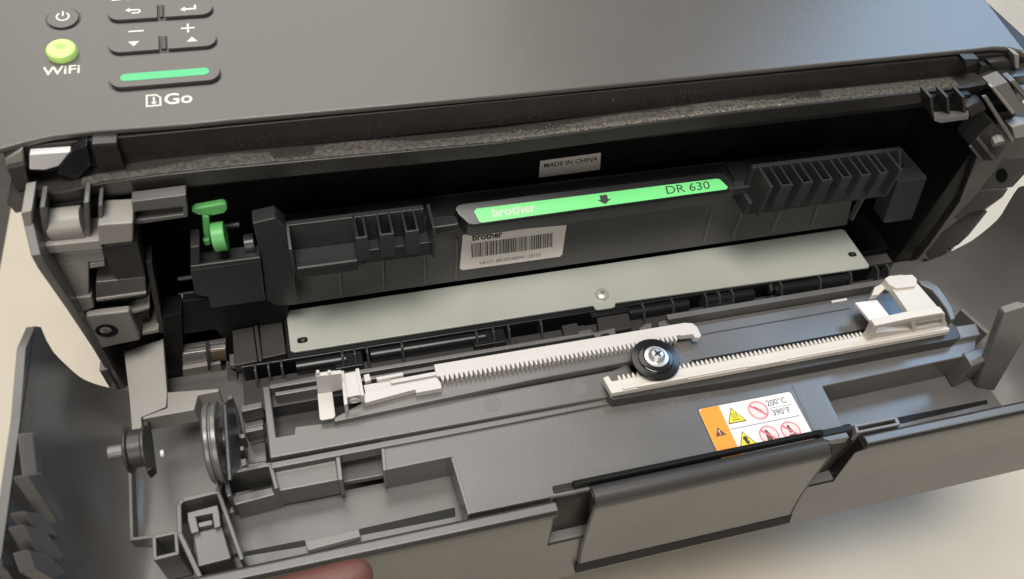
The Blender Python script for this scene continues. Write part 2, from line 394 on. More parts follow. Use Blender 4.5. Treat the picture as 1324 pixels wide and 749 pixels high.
# little things under the panel, left and right ends
part('hinge_bracket', LGREY, PR, Ys(18, (6, 206), (29, 193), (31, 212), (8, 217)), (0, 8.5, 0), .5)
part('corner_wall', DGREY, PR, Ys(16, (8, 218), (31, 213), (40, 245), (22, 248)), (0, 10.5, 0), .4)
part('white_pad', LABELW, PR, Ys(17.2, (38, 200), (91, 196.5), (76, 215), (58, 220), (38, 219.5)), (0, 3, 0), .3, 'white foam pad under the left end of the control panel')
part('pad_block', BLACK, PR, Ys(16.5, (94, 195), (112, 188), (118, 215), (98, 234), (74, 226), (77, 216)), (0, 10, 0), .4)
part('catch_tab', DGREY, PR, Ys(17, (118, 186), (151, 184), (152, 190.5), (119, 191.5)), (0, 9, 0), .4)
part('catch_tab', LIPD, PR, Ys(17.4, (119, 192), (152, 191), (163, 221), (128, 223)), (0, 9, 0), .3)
part('catch_tab', DGREY, PR, Ys(17, (1247, 77), (1266, 76), (1263, 82), (1250, 88)), (0, 9, 0), .3)
part('catch_tab', DGREY, PR, Ys(17.5, (1279, 81), (1305, 78), (1312, 92), (1295, 97)), (0, 9, 0), .3)
part('catch_tab', DGREY, PR, Ys(18, (1270, 84), (1284, 84), (1296, 97), (1272, 106), (1262, 106)), (0, 8.5, 0), .3)
part('hinge_bracket', LGREY, PR, Ys(16, (1311, 70), (1318, 71), (1318, 89), (1313, 89)), (0, 9, 0), .3)

# ---- left column of the body
LC = MB()
LC.prism(Ys(3, (48, 345), (115, 338), (115, 383), (84, 387)), (0, 14, 0))
LC.prism(Ys(2, (84, 387.5), (118, 383.5), (122, 398), (108, 404), (112, 420), (126, 452), (172, 528), (166, 530), (140, 486), (118, 448), (98, 415)), (0, 12, 0))
LC.prism(Ys(1, (39, 320), (128, 311), (133, 323), (40, 331)), (0, 12, 0))
LC.prism(Ys(3, (40, 331.5), (133, 323.5), (136, 338), (48, 344.5)), (0, 14, 0))
LC.prism(Ys(1, (27, 275), (41, 272), (44, 319), (38, 320)), (0, 14, 0))
LC.build('left_column', LGREY, PR, .5)
part('column_side', GREY, PR, Xs(-203, (27, 276), (40, 331), (48, 346), (86, 400), (118, 448), (158, 512), (158, 470), (140, 380), (110, 300), (60, 260)), (3, 0, 0), .3)
part('roller_bay', INNER, PR, Ys(12, (42, 270), (128, 258), (130, 312), (44, 321)), (0, 3, 0), .2)
MB().cyl(P(64, 291, y=8), P(109, 286, y=8), 5.6, 28).build('roller', LGREY, PR, .3)
part('column_rib', GREY, PR, Ys(3, (51, 268), (58, 267), (64, 314), (56, 315)), (0, 10, 0), .4)
part('column_rib', GREY, PR, Ys(3, (108, 262), (115, 261), (117, 309), (112, 309)), (0, 10, 0), .4)
part('roller_rail', LGREY, PR, Ys(4, (67, 307), (112, 302), (112, 309), (70, 314)), (0, 8, 0), .4)
part('column_rib', GREY, PR, Ys(4, (127, 266), (132, 265), (132, 292), (127, 293)), (0, 10, 0), .3)
part('column_ledge', LGREY, PR, Ys(3, (116, 341), (135, 339), (136, 344.5), (116, 347.5)), (0, 12, 0), .3)
part('column_block', LGREY, PR, Ys(1, (126, 291), (172, 288), (172, 313), (128, 318)), (0, 12, 0), .6)
part('column_face', DGREY, PR, Ys(2.5, (130, 319), (172, 313.5), (178, 315), (188, 357), (150, 362), (134, 330)), (0, 12, 0), .4)
part('column_step', GREY, PR, Ys(3, (124, 365), (150, 362.5), (188, 358), (189, 379), (124, 389)), (0, 12, 0), .5)
part('column_ledge', LGREY, PR, Ys(2.4, (124, 387), (189, 378), (189.5, 381), (125, 390.5)), (0, 12, 0), .3)
mb = MB()
for q in ([(170, 261), (240, 252), (241, 267), (171.5, 274.5)], [(170, 261), (174, 274), (176, 290), (173, 291)], [(236, 252.5), (240.5, 252), (243, 280), (237, 281)], [(173.5, 285.5), (242, 276.5), (242.5, 281), (174, 291)]):
    mb.prism(Ys(6.5 + .05*len(mb.v)/8, *q), (0, 5, 0))
mb.build('slot_frame', GREY, PR, .3)
part('slot_back', DGREY, PR, Ys(11, (172, 274), (239, 267), (240, 280), (174, 289)), (0, 6, 0), .3)
pl = part('screw_plate', LGREY, PR, Ys(0, (110, 417), (111, 409), (167, 402.5), (182, 440), (125, 452)), (0, 3.2, 0), .8, 'light grey plate with a dark screw hole, left of the opening')
MB().lathe(P(138, 428, y=-.15), BACK, [(4.0, 0), (4.0, .3)], 24).build('screw_hole', GLOSSB, pl, 0)
MB().lathe(P(136.5, 427.5, y=-.3), BACK, [(1.7, 0), (2.3, .3)], 20).build('screw', TINTED, pl, 0)
part('column_ledge', LGREY, PR, Ys(3, (166, 404.5), (193, 396.5), (194, 399.5), (167, 408)), (0, 12, 0), .25)
part('column_face', BLACK, PR, Ys(8, (124, 392), (190, 382), (196, 426), (186, 436)), (0, 8, 0), .3)
part('column_ledge', LGREY, PR, Ys(3, (184, 431), (205, 425.5), (206, 430), (184, 434)), (0, 12, 0), .25)
part('column_rib', DGREY, PR, Ys(6, (188, 340), (196, 338), (213, 430), (206, 432)), (0, 8, 0), .3)
part('column_rib', GREY, PR, Ys(2, (125, 453), (131, 452), (153, 500), (147, 508)), (0, 8, 0), .3)
part('hinge_link', GREY, PR, Ys(-1, (128, 480), (139, 478), (152, 502), (150, 511), (140, 500)), (0, 5, 0), .5)

# hinge strap: pale flat strip that runs down from the column to a round pulley
st = part('hinge_strap', LGREY, PR, [P(160, 455, y=6), P(211, 438, y=6), P(216, 508, y=-14), P(215, 527, y=-20), P(183, 540, y=-24), P(184, 556, y=-26), P(170, 558, y=-26), P(167, 510, y=-14)], (0, 1.5, -2.2), .4)
st = part('strap_bracket', LGREY, PR, Zs(26, (216, 507), (283, 502), (283, 506), (256, 511), (251, 530), (184, 542), (184, 539), (216, 527)), (0, 0, -9), .5)
part('strap_bracket_leg', DGREY, PR, Zs(25, (184, 544), (191, 543), (199, 605), (190, 612), (187, 600)), (0, 0, -5), .5)

# ---- mechanism between the strap and the sheet plate
part('inner_wall', INNER, PR, Ys(6, (209, 410), (235, 405), (238, 500), (217, 508)), (0, 10, 0), .3)
part('gear_cover', DGREY, PR, Ys(10, (236, 432), (280, 425), (291, 440), (236, 448)), (0, 6, 0), .3)
part('rail_strip', GREY, PR, Ys(8, (234, 451), (292, 442), (293, 446), (234, 456)), (0, 6, 0), .3)
part('rail_strip', TINTED, PR, Ys(6, (235, 458), (292, 450), (293, 466), (236, 473)), (0, 6, 0), .3)
part('copper_contact', COPPER, PR, Ys(5, (272, 455), (292, 452), (293, 463), (273, 467)), (0, .8, 0), .2)
part('rail_block', LGREY, PR, Ys(4, (236, 478), (285, 470), (290, 492), (238, 501)), (0, 8, 0), .4)
part('rail_strip', DGREY, PR, Ys(3, (266, 456), (270, 455), (272, 478), (269, 479)), (0, 6, 0), .2)
part('side_block', DGREY, PR, Zs(16, (300, 427), (327, 422), (333, 467), (303, 473)), (0, 0, -5), .4)
part('side_block', DGREY, PR, Zs(15, (335, 417), (364, 412), (370, 457), (339, 464)), (0, 0, -5), .4)
part('side_rail', DGREY, PR, Zs(17, (328, 421), (333, 420), (339, 466), (334, 467)), (0, 0, -6), .3)
part('side_block', INNER, PR, Ys(10, (236, 390), (372, 372), (372, 470), (236, 470)), (0, 4, 0), .3)
part('side_rail', GREY, PR, Ys(-4, (297, 473), (372, 459.5), (373, 464.5), (298, 478.5)), (0, 6, 0), .4)
part('side_block', GREY, PR, Ys(-7, (303, 496), (329, 490), (331, 518), (306, 524)), (0, 6, 0), .5)
part('side_block', GREY, PR, Ys(-6, (293, 480), (307, 488), (306, 498), (296, 495)), (0, 6, 0), .5)

# ---- sheet-metal plate with screw
PL = MB()
q = [(370, 404), (373, 401.5), (1087, 296.3), (1092, 297.5), (1124, 343), (1123, 346), (796, 391.5), (795, 396.5), (791, 398), (773, 400.5), (770, 399.5), (767, 395), (380, 455.5), (375.5, 453.5)]
PLT = PL.prism(Zs(18, *q), (0, 0, -1.2)).build('guide_plate', STEEL, PR, .25)
sc = P(778, 382, z=18)
MB().lathe(sc, (0, 0, 1), [(3.3, .05), (3.3, .5), (2.9, 1.5), (1.9, 2.1), (.9, 2.2), (.01, 2.25)], 28).build('plate_screw', ZINC, PLT, 0)
mb = MB()
for a in (0, 90): mb.prism([sc + Vector((math.cos(math.radians(a + 20 + t))*l, math.sin(math.radians(a + 20 + t))*l, 2.27)) for t, l in ((-14, 1.1), (14, 1.1), (166, 1.1), (194, 1.1))], (0, 0, .03))
mb.build('screw_slot', TINTED, PLT, 0)
for cx, cy in ((391, 440), (1102, 329)):
    c = P(cx, cy, z=18.03); mb = MB()
    mb.prism([c + Vector((2.2*(1 if math.cos(t) > 0 else -1)*abs(math.cos(t))**.6, 1.5*(1 if math.sin(t) > 0 else -1)*abs(math.sin(t))**.6, 0)) for t in [k*math.pi/12 for k in range(24)]], (0, 0, .05))
    mb.lathe(c + V(.3, .2, .06), (0, 0, 1), [(1.1, 0), (1.0, .25), (.5, .4)], 16, 1)
    mb.build('locating_hole', [GLOSSB, DGREY], PLT, 0)

# ---- black feed strip in front of the plate: tray, shaft and fin groups
ysh = P(540, 447, z=15).y
mb = MB()
mb.box(-150, 165, -30, ysh - 1, 4, 10.5)
mb.box(-150, 165, ysh + 3.4, -11.4, 4, 16.6)
mb.box(-131, 151, -11.3, 13.6, 8.2, 16.4)
mb.build('feed_tray', BLACK, PR, .5)
MB().box(-150, 165, -30, ysh - 1.2, 10.6, 11.2).build('tray_liner', DGREY, PR, .2)
for x0, x1 in ((-128, -107), (-97, -46), (22, 52), (60, 86), (97, 138)):
    MB().cyl(V(x0, ysh, 13.2), V(x1, ysh, 13.2), 2.8, 24).build('feed_shaft', BLACK, PR, .3)
def fins(pxs):
    for px, dy in pxs:
        p = P(px, dy, z=17)
        MB().prism([V(p.x - .55, -10.8, 16.8), V(p.x - .55, ysh + 2, 17.8), V(p.x - .55, ysh - 1, 17.6), V(p.x - .55, ysh - 4, 14), V(p.x - .55, ysh - 6, 11.2), V(p.x - .55, ysh - 6, 8), V(p.x - .55, -10.8, 8)], (1.1, 0, 0)).build('guide_fin', FINP, PR, .4)
fins([(330, 478), (347, 475), (364, 472), (443, 462), (459, 459), (475, 456)])
fins([(520, 449), (700, 420), (832, 398), (870, 392), (1010, 369), (1060, 361), (1100, 355)])
fins([(616, 432), (638, 429), (658, 426), (912, 383), (929, 380), (946, 377), (1136, 351), (1150, 349)])
for px, dy, w_ in ((450, 462, 12), (630, 432, 15), (925, 383, 13)):
    p = P(px, dy, z=13); MB().box(p.x - w_*.5, p.x + w_*.5, ysh - 5, ysh + 3.2, 10, 14.5).build('fin_block', BLACK, PR, .5)
part('strip_web', BLACK, PR, Zs(16, (762, 404), (812, 396), (816, 402), (766, 410)), (0, 0, -8), .4)
part('strip_bracket', DGREY, PR, Zs(14.5, (771, 408), (812, 401), (818, 424), (775, 432)), (0, 0, -6), .5)
part('strip_web', DGREY, PR, Zs(12, (664, 438), (755, 420), (760, 432), (670, 446)), (0, 0, -2), .3)
part('strip_bracket', DGREY, PR, Zs(15, (726, 421), (746, 417), (750, 430), (730, 434)), (0, 0, -5), .4)
part('strip_bracket', GREY, PR, Zs(15, (748, 428), (764, 425), (766, 431), (750, 434)), (0, 0, -5), .3)
part('shaft_clip', DGREY, PR, Zs(17.5, (994, 368), (998, 365), (1001, 375), (996, 376)), (0, 0, -3), .3)

# ---- right side of the body
part('right_column', DGREY, PR, Ys(4, (1172, 352), (1200, 318), (1240, 262), (1262, 205), (1290, 160), (1350, 160), (1350, 195), (1316, 228), (1303, 243), (1291, 256), (1272, 274.5), (1247, 305), (1225, 331), (1206, 346)), (0, 60, 0), .4)
mb = MB()
mb.prism(Xs(199, (1195.7, 328), (1219, 299), (1238, 285), (1256, 275), (1268.6, 272), (1272, 274.5), (1247.7, 305), (1235, 317), (1225, 322.5), (1225, 331), (1206, 344)), (2.5, 0, 0))
mb.build('side_plate', GREY, PR, .4)
part('side_plate', GREY, PR, Xs(197, (1232, 282), (1252, 262), (1266, 247), (1299, 244.5), (1291, 256), (1270, 272), (1254, 275), (1240, 284)), (2.5, 0, 0), .5)
p3 = part('side_plate', GREY, PR, Xs(198.5, (1266, 246), (1298, 204), (1330, 202), (1330, 214), (1303, 243)), (3, 0, 0), .5)
MB().lathe(P(1295, 227, x=198.3), (1, 0, 0), [(3.2, 0), (3.2, .3)], 20).build('plate_hole', GLOSSB, p3, 0)
LB = part('latch_box', DGREY, PR, Ys(0, (1256, 190), (1263, 179.5), (1284, 157), (1310, 183), (1312, 186.5), (1291, 209), (1268.5, 209)), (0, 12, 0), .6)
part('latch_rim', GREY, LB, Ys(-1.5, (1263, 182), (1266, 178), (1289, 206), (1283, 207)), (0, 1.3, 0), .4)
part('latch_rim', GREY, LB, Ys(-1.6, (1271, 126), (1277, 125), (1312, 180), (1309, 187)), (0, 1.5, 0), .4)
part('latch_rim', GREY, LB, Ys(-1.4, (1254, 191), (1257, 189), (1271, 207), (1267, 208)), (0, 1.3, 0), .3)
MB().lathe(P(1290, 184, y=-2.2), (0, 1, .3), [(2.6, -1), (2.6, 3)], 6, smooth=False).build('latch_nut', LGREY, LB, .4)
part('latch_arm', GREY, PR, Ys(2, (1283, 114), (1303, 106), (1325, 140), (1325, 148), (1308, 148)), (0, 8, 0), .6)
part('latch_arm', LGREY, PR, Ys(-1, (1281, 113), (1285, 112), (1312, 144), (1310, 150)), (0, 2.5, 0), .4)
part('latch_arm', GREY, PR, Ys(4, (1306, 106), (1313, 104), (1335, 128), (1335, 140)), (0, 6, 0), .5)
part('latch_arm', LGREY, PR, Ys(1, (1308, 165), (1322, 161), (1335, 162), (1335, 176), (1312, 180)), (0, 6, 0), .6)
part('latch_link', DGREY, PR, Ys(5, (1250, 140), (1258, 135), (1272, 133), (1276, 142), (1256, 152)), (0, 6, 0), .4)
FT = part('finger_tab', GREY, PR, [P(1204, 151, y=4), P(1251, 149, y=4), P(1252, 155, y=0), P(1216, 160, y=0), P(1208, 157, y=1)], (0, 1, 2), .4)
for x0 in (1202, 1223, 1244):
    part('tab_fin', DGREY, FT, Ys(3, (x0, 126), (x0 + 4, 125), (x0 + 6.5, 147), (x0 + 3, 151)), (0, 8, 0), .4)
part('tab_back', BLACK, FT, Ys(9, (1196, 128), (1256, 122), (1256, 150), (1206, 152)), (0, 3, 0), .3)
part('rear_gusset', DGREY, PR, Ys(18, (1196, 240), (1208, 232), (1225, 243), (1200, 250)), (0, 6, 0), .3)

# MADE IN CHINA sticker on the rear wall of the cavity
sp = Ys(45, (698.7, 208.5), (777, 198), (775.6, 219.5), (696.5, 230))
u = (sp[1] - sp[0]).normalized(); v = (sp[0] - sp[3]).normalized()
mb = MB().prism(sp, (0, .2, 0)); c = (sp[0] + sp[1] + sp[2] + sp[3])/4 + v*2.0 - V(0, .06, 0)
mb.text('MADE IN CHINA', 3.7, c, u, v, 1, stretch=.95, weight=.05); mb.build('origin_sticker', [PAPER, PRINTK], PR, 0)

# ================================================================== drum unit (sits in the printer)
DU = thing('drum_unit', 'black drum and toner cartridge with green label on its handle, inside the printer', 'drum unit', (10, 30, 20))
mb = MB()
wn = V(0, -math.cos(math.radians(22)), math.sin(math.radians(22))); wp = V(0, 14.5, 20)
def WQ(px, py, off=0.): return PN(px, py, wp + wn*off, wn)
mb.xprof([(14.5, 20), (14.5 + 38*math.tan(math.radians(22)), 58), (33, 58), (33, 20)], -133, 151); mb.build('housing', DRUMW, DU, .5)
for a, b in (((381, 350), (384, 392)), ((437, 338), (440, 384)), ((493, 329), (495, 377)), ((547, 322), (549, 369)), ((590, 310), (588, 362)),
             ((921, 272), (909, 314)), ((964, 262), (946, 309)), ((1014, 262), (997, 301)), ((1062, 254), (1048, 294)), ((1120, 250), (1101, 286))):
    p, q = WQ(*a, 2.2), WQ(*b, 1.0)
    MB().prism([p, V(p.x + 1.0, p.y, p.z), V(q.x + 1.0, q.y, q.z), q], -wn*3.4).build('rib', RIBP, DU, .3)
# left tray
TZ = 75
mb = MB()
a = P(369, 293, z=TZ); b = P(455, 281.5, z=TZ); e = P(548, 269.5, z=TZ)
mb.box(a.x, e.x, 9.5, 12, 60, TZ)                                    # back rail
mb.prism([V(a.x, 11, TZ), V(a.x, 0, TZ - 3), V(a.x, -1.5, TZ - 9), V(a.x, -1, TZ - 16), V(a.x, 11, TZ - 20)], (1.4, 0, 0))
mb.box(a.x + 1.5, b.x, -1.0, 9.3, 60, 61.5)
mb.prism([V(a.x + 1.5, 2, 61.6), V(a.x + 1.5, -.6, 61.6), V(a.x + 1.5, -.6, 55), V(a.x + 1.5, 14, 55), V(a.x + 1.5, 14, 57)], (b.x - a.x - 1.5, 0, 0))
mb.prism([V(b.x, 11, TZ), V(b.x, -1, TZ), V(b.x, -1, TZ - 17), V(b.x, 11, TZ - 17)], (1.2, 0, 0))
mb.build('finger_tray', DRUM, DU, .35)
def cell(x0, x1, yb=10, yf=-1.5, z=TZ, h=13, t=1.0):
    mb = MB()
    mb.box(x0, x0 + t, yf + t, yb, z - h, z); mb.box(x1 - t, x1, yf + t, yb, z - h, z)
    mb.box(x0, x1, yf, yf + t - .02, z - h, z); mb.box(x0 + t, x1 - t, yf + t, yb, z - h, z - h + 1)
    mb.build('grip_cell', DRUM, DU, .3)
for (l, r_) in (((460, 311), (476, 308)), ((491, 305.5), (510, 302.5)), ((524, 300.5), (542, 297))):
    cell(P(*l, z=TZ).x, P(*r_, z=TZ).x)
x = P(559, 297, z=TZ).x
part('grip_end', DRUM, DU, [V(x, 11, TZ + 1), V(x, -2, TZ + 1), V(x, -2, TZ - 17), V(x, 11, TZ - 17)], (1.4, 0, 0), .35)
mb = MB(); mb.box(P(460, 335, z=58).x, P(559, 320, z=58).x, 4, 30, 53, 61); mb.build('grip_base', DRUM, DU, .4)
# right grip
for (l, r_) in (((1011, 241), (1025, 237)), ((1037, 235), (1050, 232)), ((1061, 230.5), (1075, 228)), ((1087, 226.5), (1100, 224.5)), ((1111, 222.5), (1124, 221)), ((1135, 219.5), (1146, 218))):
    cell(P(*l, z=TZ).x, P(*r_, z=TZ).x, yb=10.5, yf=-3, h=14)
a = P(974, 217, z=TZ); e = P(1166, 192, z=TZ)
mb = MB(); mb.box(a.x, e.x, 9.7, 12, 58, TZ); mb.box(a.x, e.x, 3, 30, 52, 60); mb.build('grip_base', DRUM, DU, .4)
for xx, h in ((P(996, 243, z=TZ).x, 18), (P(1160, 217, z=TZ).x, 16)):
    part('grip_end', DRUM, DU, [V(xx, 11, TZ + .6), V(xx, -3.2, TZ + .6), V(xx, -3.2, TZ - h), V(xx, 11, TZ - h)], (1.4, 0, 0), .35)
part('grip_end', DRUM, DU, [P(1162, 194, z=78), P(1167, 192, z=78), P(1166, 236, z=62), P(1161, 234, z=62)], (0, 4, -14), .4)
mb = MB()
mb.prism(Ys(2, (1166, 235), (1199, 230), (1179, 284), (1144, 289), (1147, 272)), (0, 10, 0))
mb.prism(Ys(10, (1166, 192), (1199, 229), (1170, 236)), (0, 1.6, 0))
mb.prism(Ys(1.2, (1162, 234), (1168, 234), (1149, 288), (1142, 288)), (0, 10, 0)); mb.build('end_block', DRUM, DU, .5)
# handle with green label
hn = Vector((0, 63.3 - 65.5, 14.4 - 9.6)).normalized(); hp = V(0, 14.4, 65.5)
def HQ(px, py, off=0.): return PN(px, py, hp + hn*off, hn)
mb = MB()
hq = [(587, 270), (590, 264), (596, 262), (928, 221.5), (938, 223), (953, 240), (952, 246), (614, 292), (606, 291), (592, 278)]
mb.prism([HQ(*k) for k in hq], (0, 1.5, -8.5))
HD = mb.build('handle', BLACK, DU, .9, 3)
lq = [(612.8, 274), (616, 270), (926, 231.3), (931, 232.3), (941, 242), (939, 245), (624, 288), (620, 287)]
gl = [HQ(*k, .1) for k in lq]
mb = MB().prism(gl, hn*.12, 0)
gu = (HQ(938, 238) - HQ(616, 279)).normalized(); gv = hn.cross(gu); lo = hn*.26
c = HQ(664, 272.5) + lo; mb.text('brother', 5.4, c, gu, gv, 1, weight=.10, stretch=1.1)
c = HQ(889, 243.5) + lo; mb.text('DR 630', 5.2, c, gu, gv, 2, stretch=1.32)
c = HQ(781, 258) + lo
mb.poly([c + gu*a_ + gv*b_ for a_, b_ in ((-1.7, 1.9), (1.7, 1.9), (1.7, -.1), (3.1, -.1), (0, -2.3), (-3.1, -.1), (-1.7, -.1))], 2)
mb.build('green_label', [GREEN, PRINTW, PRINTK], HD, 0)
for q in ([(552, 296), (594, 290), (594, 299), (559, 305)], [(944, 245), (992, 238), (990, 247), (946, 254)]):
    part('handle_arm', DRUM, HD, Ys(9, *q), (0, 5.2, 0), .8)
# barcode label
bq = [WQ(*k, .12) for k in ((598.5, 304), (732.5, 291), (727, 329), (724, 332), (598, 349.5), (594.5, 347))]
mb = MB().prism(bq, -wn*.1, 0)
u = (WQ(726, 331) - WQ(596, 349)).normalized(); v = wn.cross(u)
o0 = WQ(610, 333.5, .16); wbar = (WQ(714, 319, .16) - o0).length; hb = (WQ(611, 315, .16) - o0).length
xx = 0
while xx < wbar - .4:
    w_ = random.choice((.22, .22, .4, .6)); mb.poly([o0 + u*xx, o0 + u*min(xx + w_, wbar), o0 + u*min(xx + w_, wbar) + v*hb, o0 + u*xx + v*hb], 1); xx += w_ + random.choice((.18, .25, .4))
mb.text('U61D1 J8D502480041 C8155', 2.3, WQ(660, 335, .17), u, v, 1, stretch=1.03)
mb.text('brother', 4.4, WQ(630, 305.5, .17), u, v, 1, weight=.15, stretch=1.0)
mb.build('barcode_label', [PAPER, PRINTK], DU, 0)
MB().box(-133, 151, 19, 31, 55, 58.6).build('top_rail', DRUM, DU, .4)
# left block, lever
mb = MB()
mb.prism(Ys(5, (246, 350), (337, 338), (343, 389), (272, 399), (270, 385), (252, 381)), (0, 9, 0))
mb.prism(Ys(4.6, (246, 345), (337, 333), (338, 338), (247, 350.5)), (0, 1.6, 0))
mb.prism(Ys(13, (262, 332), (326, 322), (328, 330), (263, 338)), (0, 2, 0))
mb.prism(Ys(5, (246, 320), (258, 318), (259, 346), (247, 347)), (0, 9, 0)); mb.build('end_block', DRUM, DU, .5)
mb = MB()
mb.prism(Ys(7, (326, 289), (356, 282), (369, 293), (380, 349), (385, 394), (358, 396.5), (344, 388), (338, 334)), (0, 7, 0))
mb.prism(Ys(9, (336, 283), (352, 280), (356, 284), (338, 289)), (0, 4, 0)); mb.build('end_block', DRUM, DU, .6)
LV = MB()
LV.prism(Ys(13, (247, 274.5), (252, 270), (287, 263.5), (293, 265), (294.5, 271), (291, 276.5), (276, 279.5), (256, 279)), (0, 3, 0))
LV.prism(Ys(12.6, (261, 279), (271, 280.5), (272, 316), (264, 314)), (0, 2.5, 0))
LV.prism(Ys(11.5, (262, 312), (271, 310), (273, 318), (264, 319)), (0, 2.5, 0)); LV.build('lock_lever', LEVER, DU, .8, 3, ).__setitem__('label', 'green lock lever at the left end')
MB().cyl(P(275, 307, y=11), P(292.5, 304.5, y=11), 5.6, 28).build('lever_boss', LEVER, DU, .5)
MB().cyl(P(287, 293, y=17), P(310, 290, y=17), 1.2, 12).build('lever_pin', DRUM, DU, .2)
MB().cyl(P(232, 385, y=16), P(252, 382, y=16), 1.9, 16).build('shaft_end', CHROME, DU, .2)
MB().cyl(P(230, 361, y=16), P(250, 358, y=16), 1.0, 12).build('shaft_end', DGREY, DU, .2)
MB().cyl(P(317, 317, y=14), P(330, 315, y=14), 4.2, 20).build('drum_gear', DRUM, DU, .3)

# ================================================================== front cover
ZF, ZM, ZR, ZT = 28.0, 30.5, 34.0, 37.0
fq = [(493, 570), (1262, 428), (1262, 452), (1247, 461), (1064, 500), (1089, 548), (1099, 566), (1060, 573), (728, 640), (606, 665), (583, 591), (497, 608.5)]
FC = MB().prism(Zs(ZF, *fq), (0, 0, -17)).build('front_cover', GREY, PR, .5)
# bowl + side wings
def wing(sgn, rear):
    mb = MB()
    mb.prism(rear, (sgn*2.6, 0, 0)); mb.build('side_wing', GREY, FC, .8)
wing(-1, Xs(-206, (45, 422), (53, 423), (60, 440), (69, 455), (80, 467), (91, 477.5), (105, 489), (120, 498), (140, 503)) + [V(-206, 3, -3), V(-206, -104, -6), V(-206, -108, 20), V(-206, -107, 60), V(-206, -102, 75.5), V(-206, -57, 75.7)] + Xs(-206, (26, 540), (33, 450)))
wing(1, [V(206, -104, 66), V(206, -20, 75)] + Xs(206, (1324, 240), (1316, 242), (1310, 250), (1294, 277), (1270, 307), (1246, 325), (1228, 335), (1206, 344)) + [V(206, -2, -6), V(206, -104, -6), V(206, -107, 6)])
def bowl(sgn, xi):
    prof = [(xi, 0), (sgn*(186 if sgn < 0 else 152), 0)] + [(sgn*((186 if sgn < 0 else 152) + (19.7 if sgn < 0 else 53.7)*math.sin(math.radians(a))), (40 if sgn < 0 else 52)*(1 - math.cos(math.radians(a)))) for a in range(6, 91, 6)] + [(sgn*205.75, 56), (sgn*205.8, 60), (sgn*205.8, 65 if sgn > 0 else 74.8)]
    ys = [0, .04, .12, .4, .7, 1]
    vs = []; fs = []
    def rear(z): return np.interp(z, [-6, -2, 7, 17, 31, 47, 60, 75], [2, -1, -7.6, -11, -14, -15, -14, -22] if sgn > 0 else [2, -1, -6, -9.5, -14.5, -19, -21.5, -24])
    for t in ys:
        for x, z in prof: y0 = rear(z); vs.append(V(x, y0 + (-104 - y0)*t, z - (1.5 if t == 0 else 0)))
    n = len(prof)
    for i in range(len(ys) - 1):
        for k in range(n - 1): fs.append([i*n + k, i*n + k + 1, (i + 1)*n + k + 1, (i + 1)*n + k])
    m2 = MB(); m2.add(vs, fs, 0, True); return m2
bowl(-1, -128).build('cover_floor', GREY, FC, 0)
bowl(1, 120).build('cover_floor', GREY, FC, 0)
MB().box(-204, 204, -104, 2, -6, -2.3).build('cover_skin', GREY, FC, .5)
# rib gussets inside the left wing
for q, xx in (([(22, 561), (31, 560), (36, 612), (28, 616)], -204), ([(15, 617), (35, 613), (67, 676), (58, 680), (30, 640)], -203), ([(10, 664), (40, 670), (48, 686), (60, 700), (28, 690)], -203), ([(8, 682), (38, 688), (66, 724), (58, 730), (28, 716)], -203), ([(15, 715), (42, 719), (68, 745), (50, 755), (25, 742)], -203)):
    pts = Xs(xx, *q)
    MB().prism(pts, (3, 1.5, -3)).build('wing_rib', GREY, FC, .5)
# right bowl: fin, block
part('cover_fin', GREY, FC, [P(1262, 502, z=12), P(1286, 506, z=12), P(1345, 404, z=62), P(1322, 397, z=62), P(1298, 405, z=58)], (0, 3.5, 0), .7)
mb = MB(); tq = Zs(29.5, (1245.6, 456), (1268, 450), (1283, 449.5), (1287, 460.5), (1257, 474))
mb.prism(tq, (0, 0, -17)); mb.build('cover_block', GREY, FC, .6)
part('cover_slat', MGREY, FC, Zs(22, (1242, 400), (1246, 399), (1280, 428), (1277, 432)), (0, 0, -10), .4)
part('cover_slat', GREY, FC, Zs(26, (1222, 391), (1228, 388), (1236, 400), (1233, 404), (1222, 396)), (0, 0, -10), .5)
part('cover_ledge', MGREY, FC, Zs(31, (1221, 424), (1262, 418), (1268, 433), (1236, 439), (1234, 433)), (0, 0, -9), .5)
# curved wall right of the paper guide
cw = MB(); cpts = Zs(33, (1186, 362), (1200, 362), (1214, 371), (1224, 384), (1232, 398), (1236, 412), (1230, 414), (1224, 400), (1214, 386), (1204, 374), (1192, 368))
cw.prism(cpts, (0, 0, -22)); cw.build('guide_wall', GREY, FC, .6)

# rear ridges and middle plate
mb = MB()
yb = -31.5
xl = P(348, 500, z=30).x; xg0 = P(796, 428, z=30).x; xg1 = P(861, 412, z=30).x; xr = P(1146, 371, z=30).x
def ridge(name, x0, x1, y0, y1, z, h, mat=GREY, bv=.4): return MB().box(x0, x1, y0, y1, z - h, z).build(name, mat, FC, bv)
ridge('rear_ridge', xl, P(768, 430, z=31).x, -33.2, -31.2, 31, 16); ridge('rear_ridge', xl + 2, P(751, 445, z=29).x, -37.2, -35.4, 31.5, 16)
ridge('ridge_bed', xl, P(776, 445, z=28).x, -38.6, -33, 26, 9, DGREY)
ridge('rear_ridge', xg1, xr, -32.5, -29.6, 32, 16); ridge('ridge_bed', xg1 - 10, xr, -40, -32.6, 26.5, 8)
ridge('rear_ridge', xg1 + 4, xr - 4, -41.5, -40.2, 29, 10)
part('ridge_latch', GREY, FC, Zs(31.4, (766, 430.5), (795, 423.5), (797, 437), (776, 444)), (0, 0, -6), .4)
part('ridge_latch', INNER, FC, Zs(31.5, (776, 433), (787, 430.5), (788.5, 435), (779, 437.5)), (0, 0, -.3), 0)
part('ridge_latch', GREY, FC, Zs(29, (826, 424), (834, 418.5), (843, 417), (843, 429), (832, 432)), (0, 0, -6), .6)
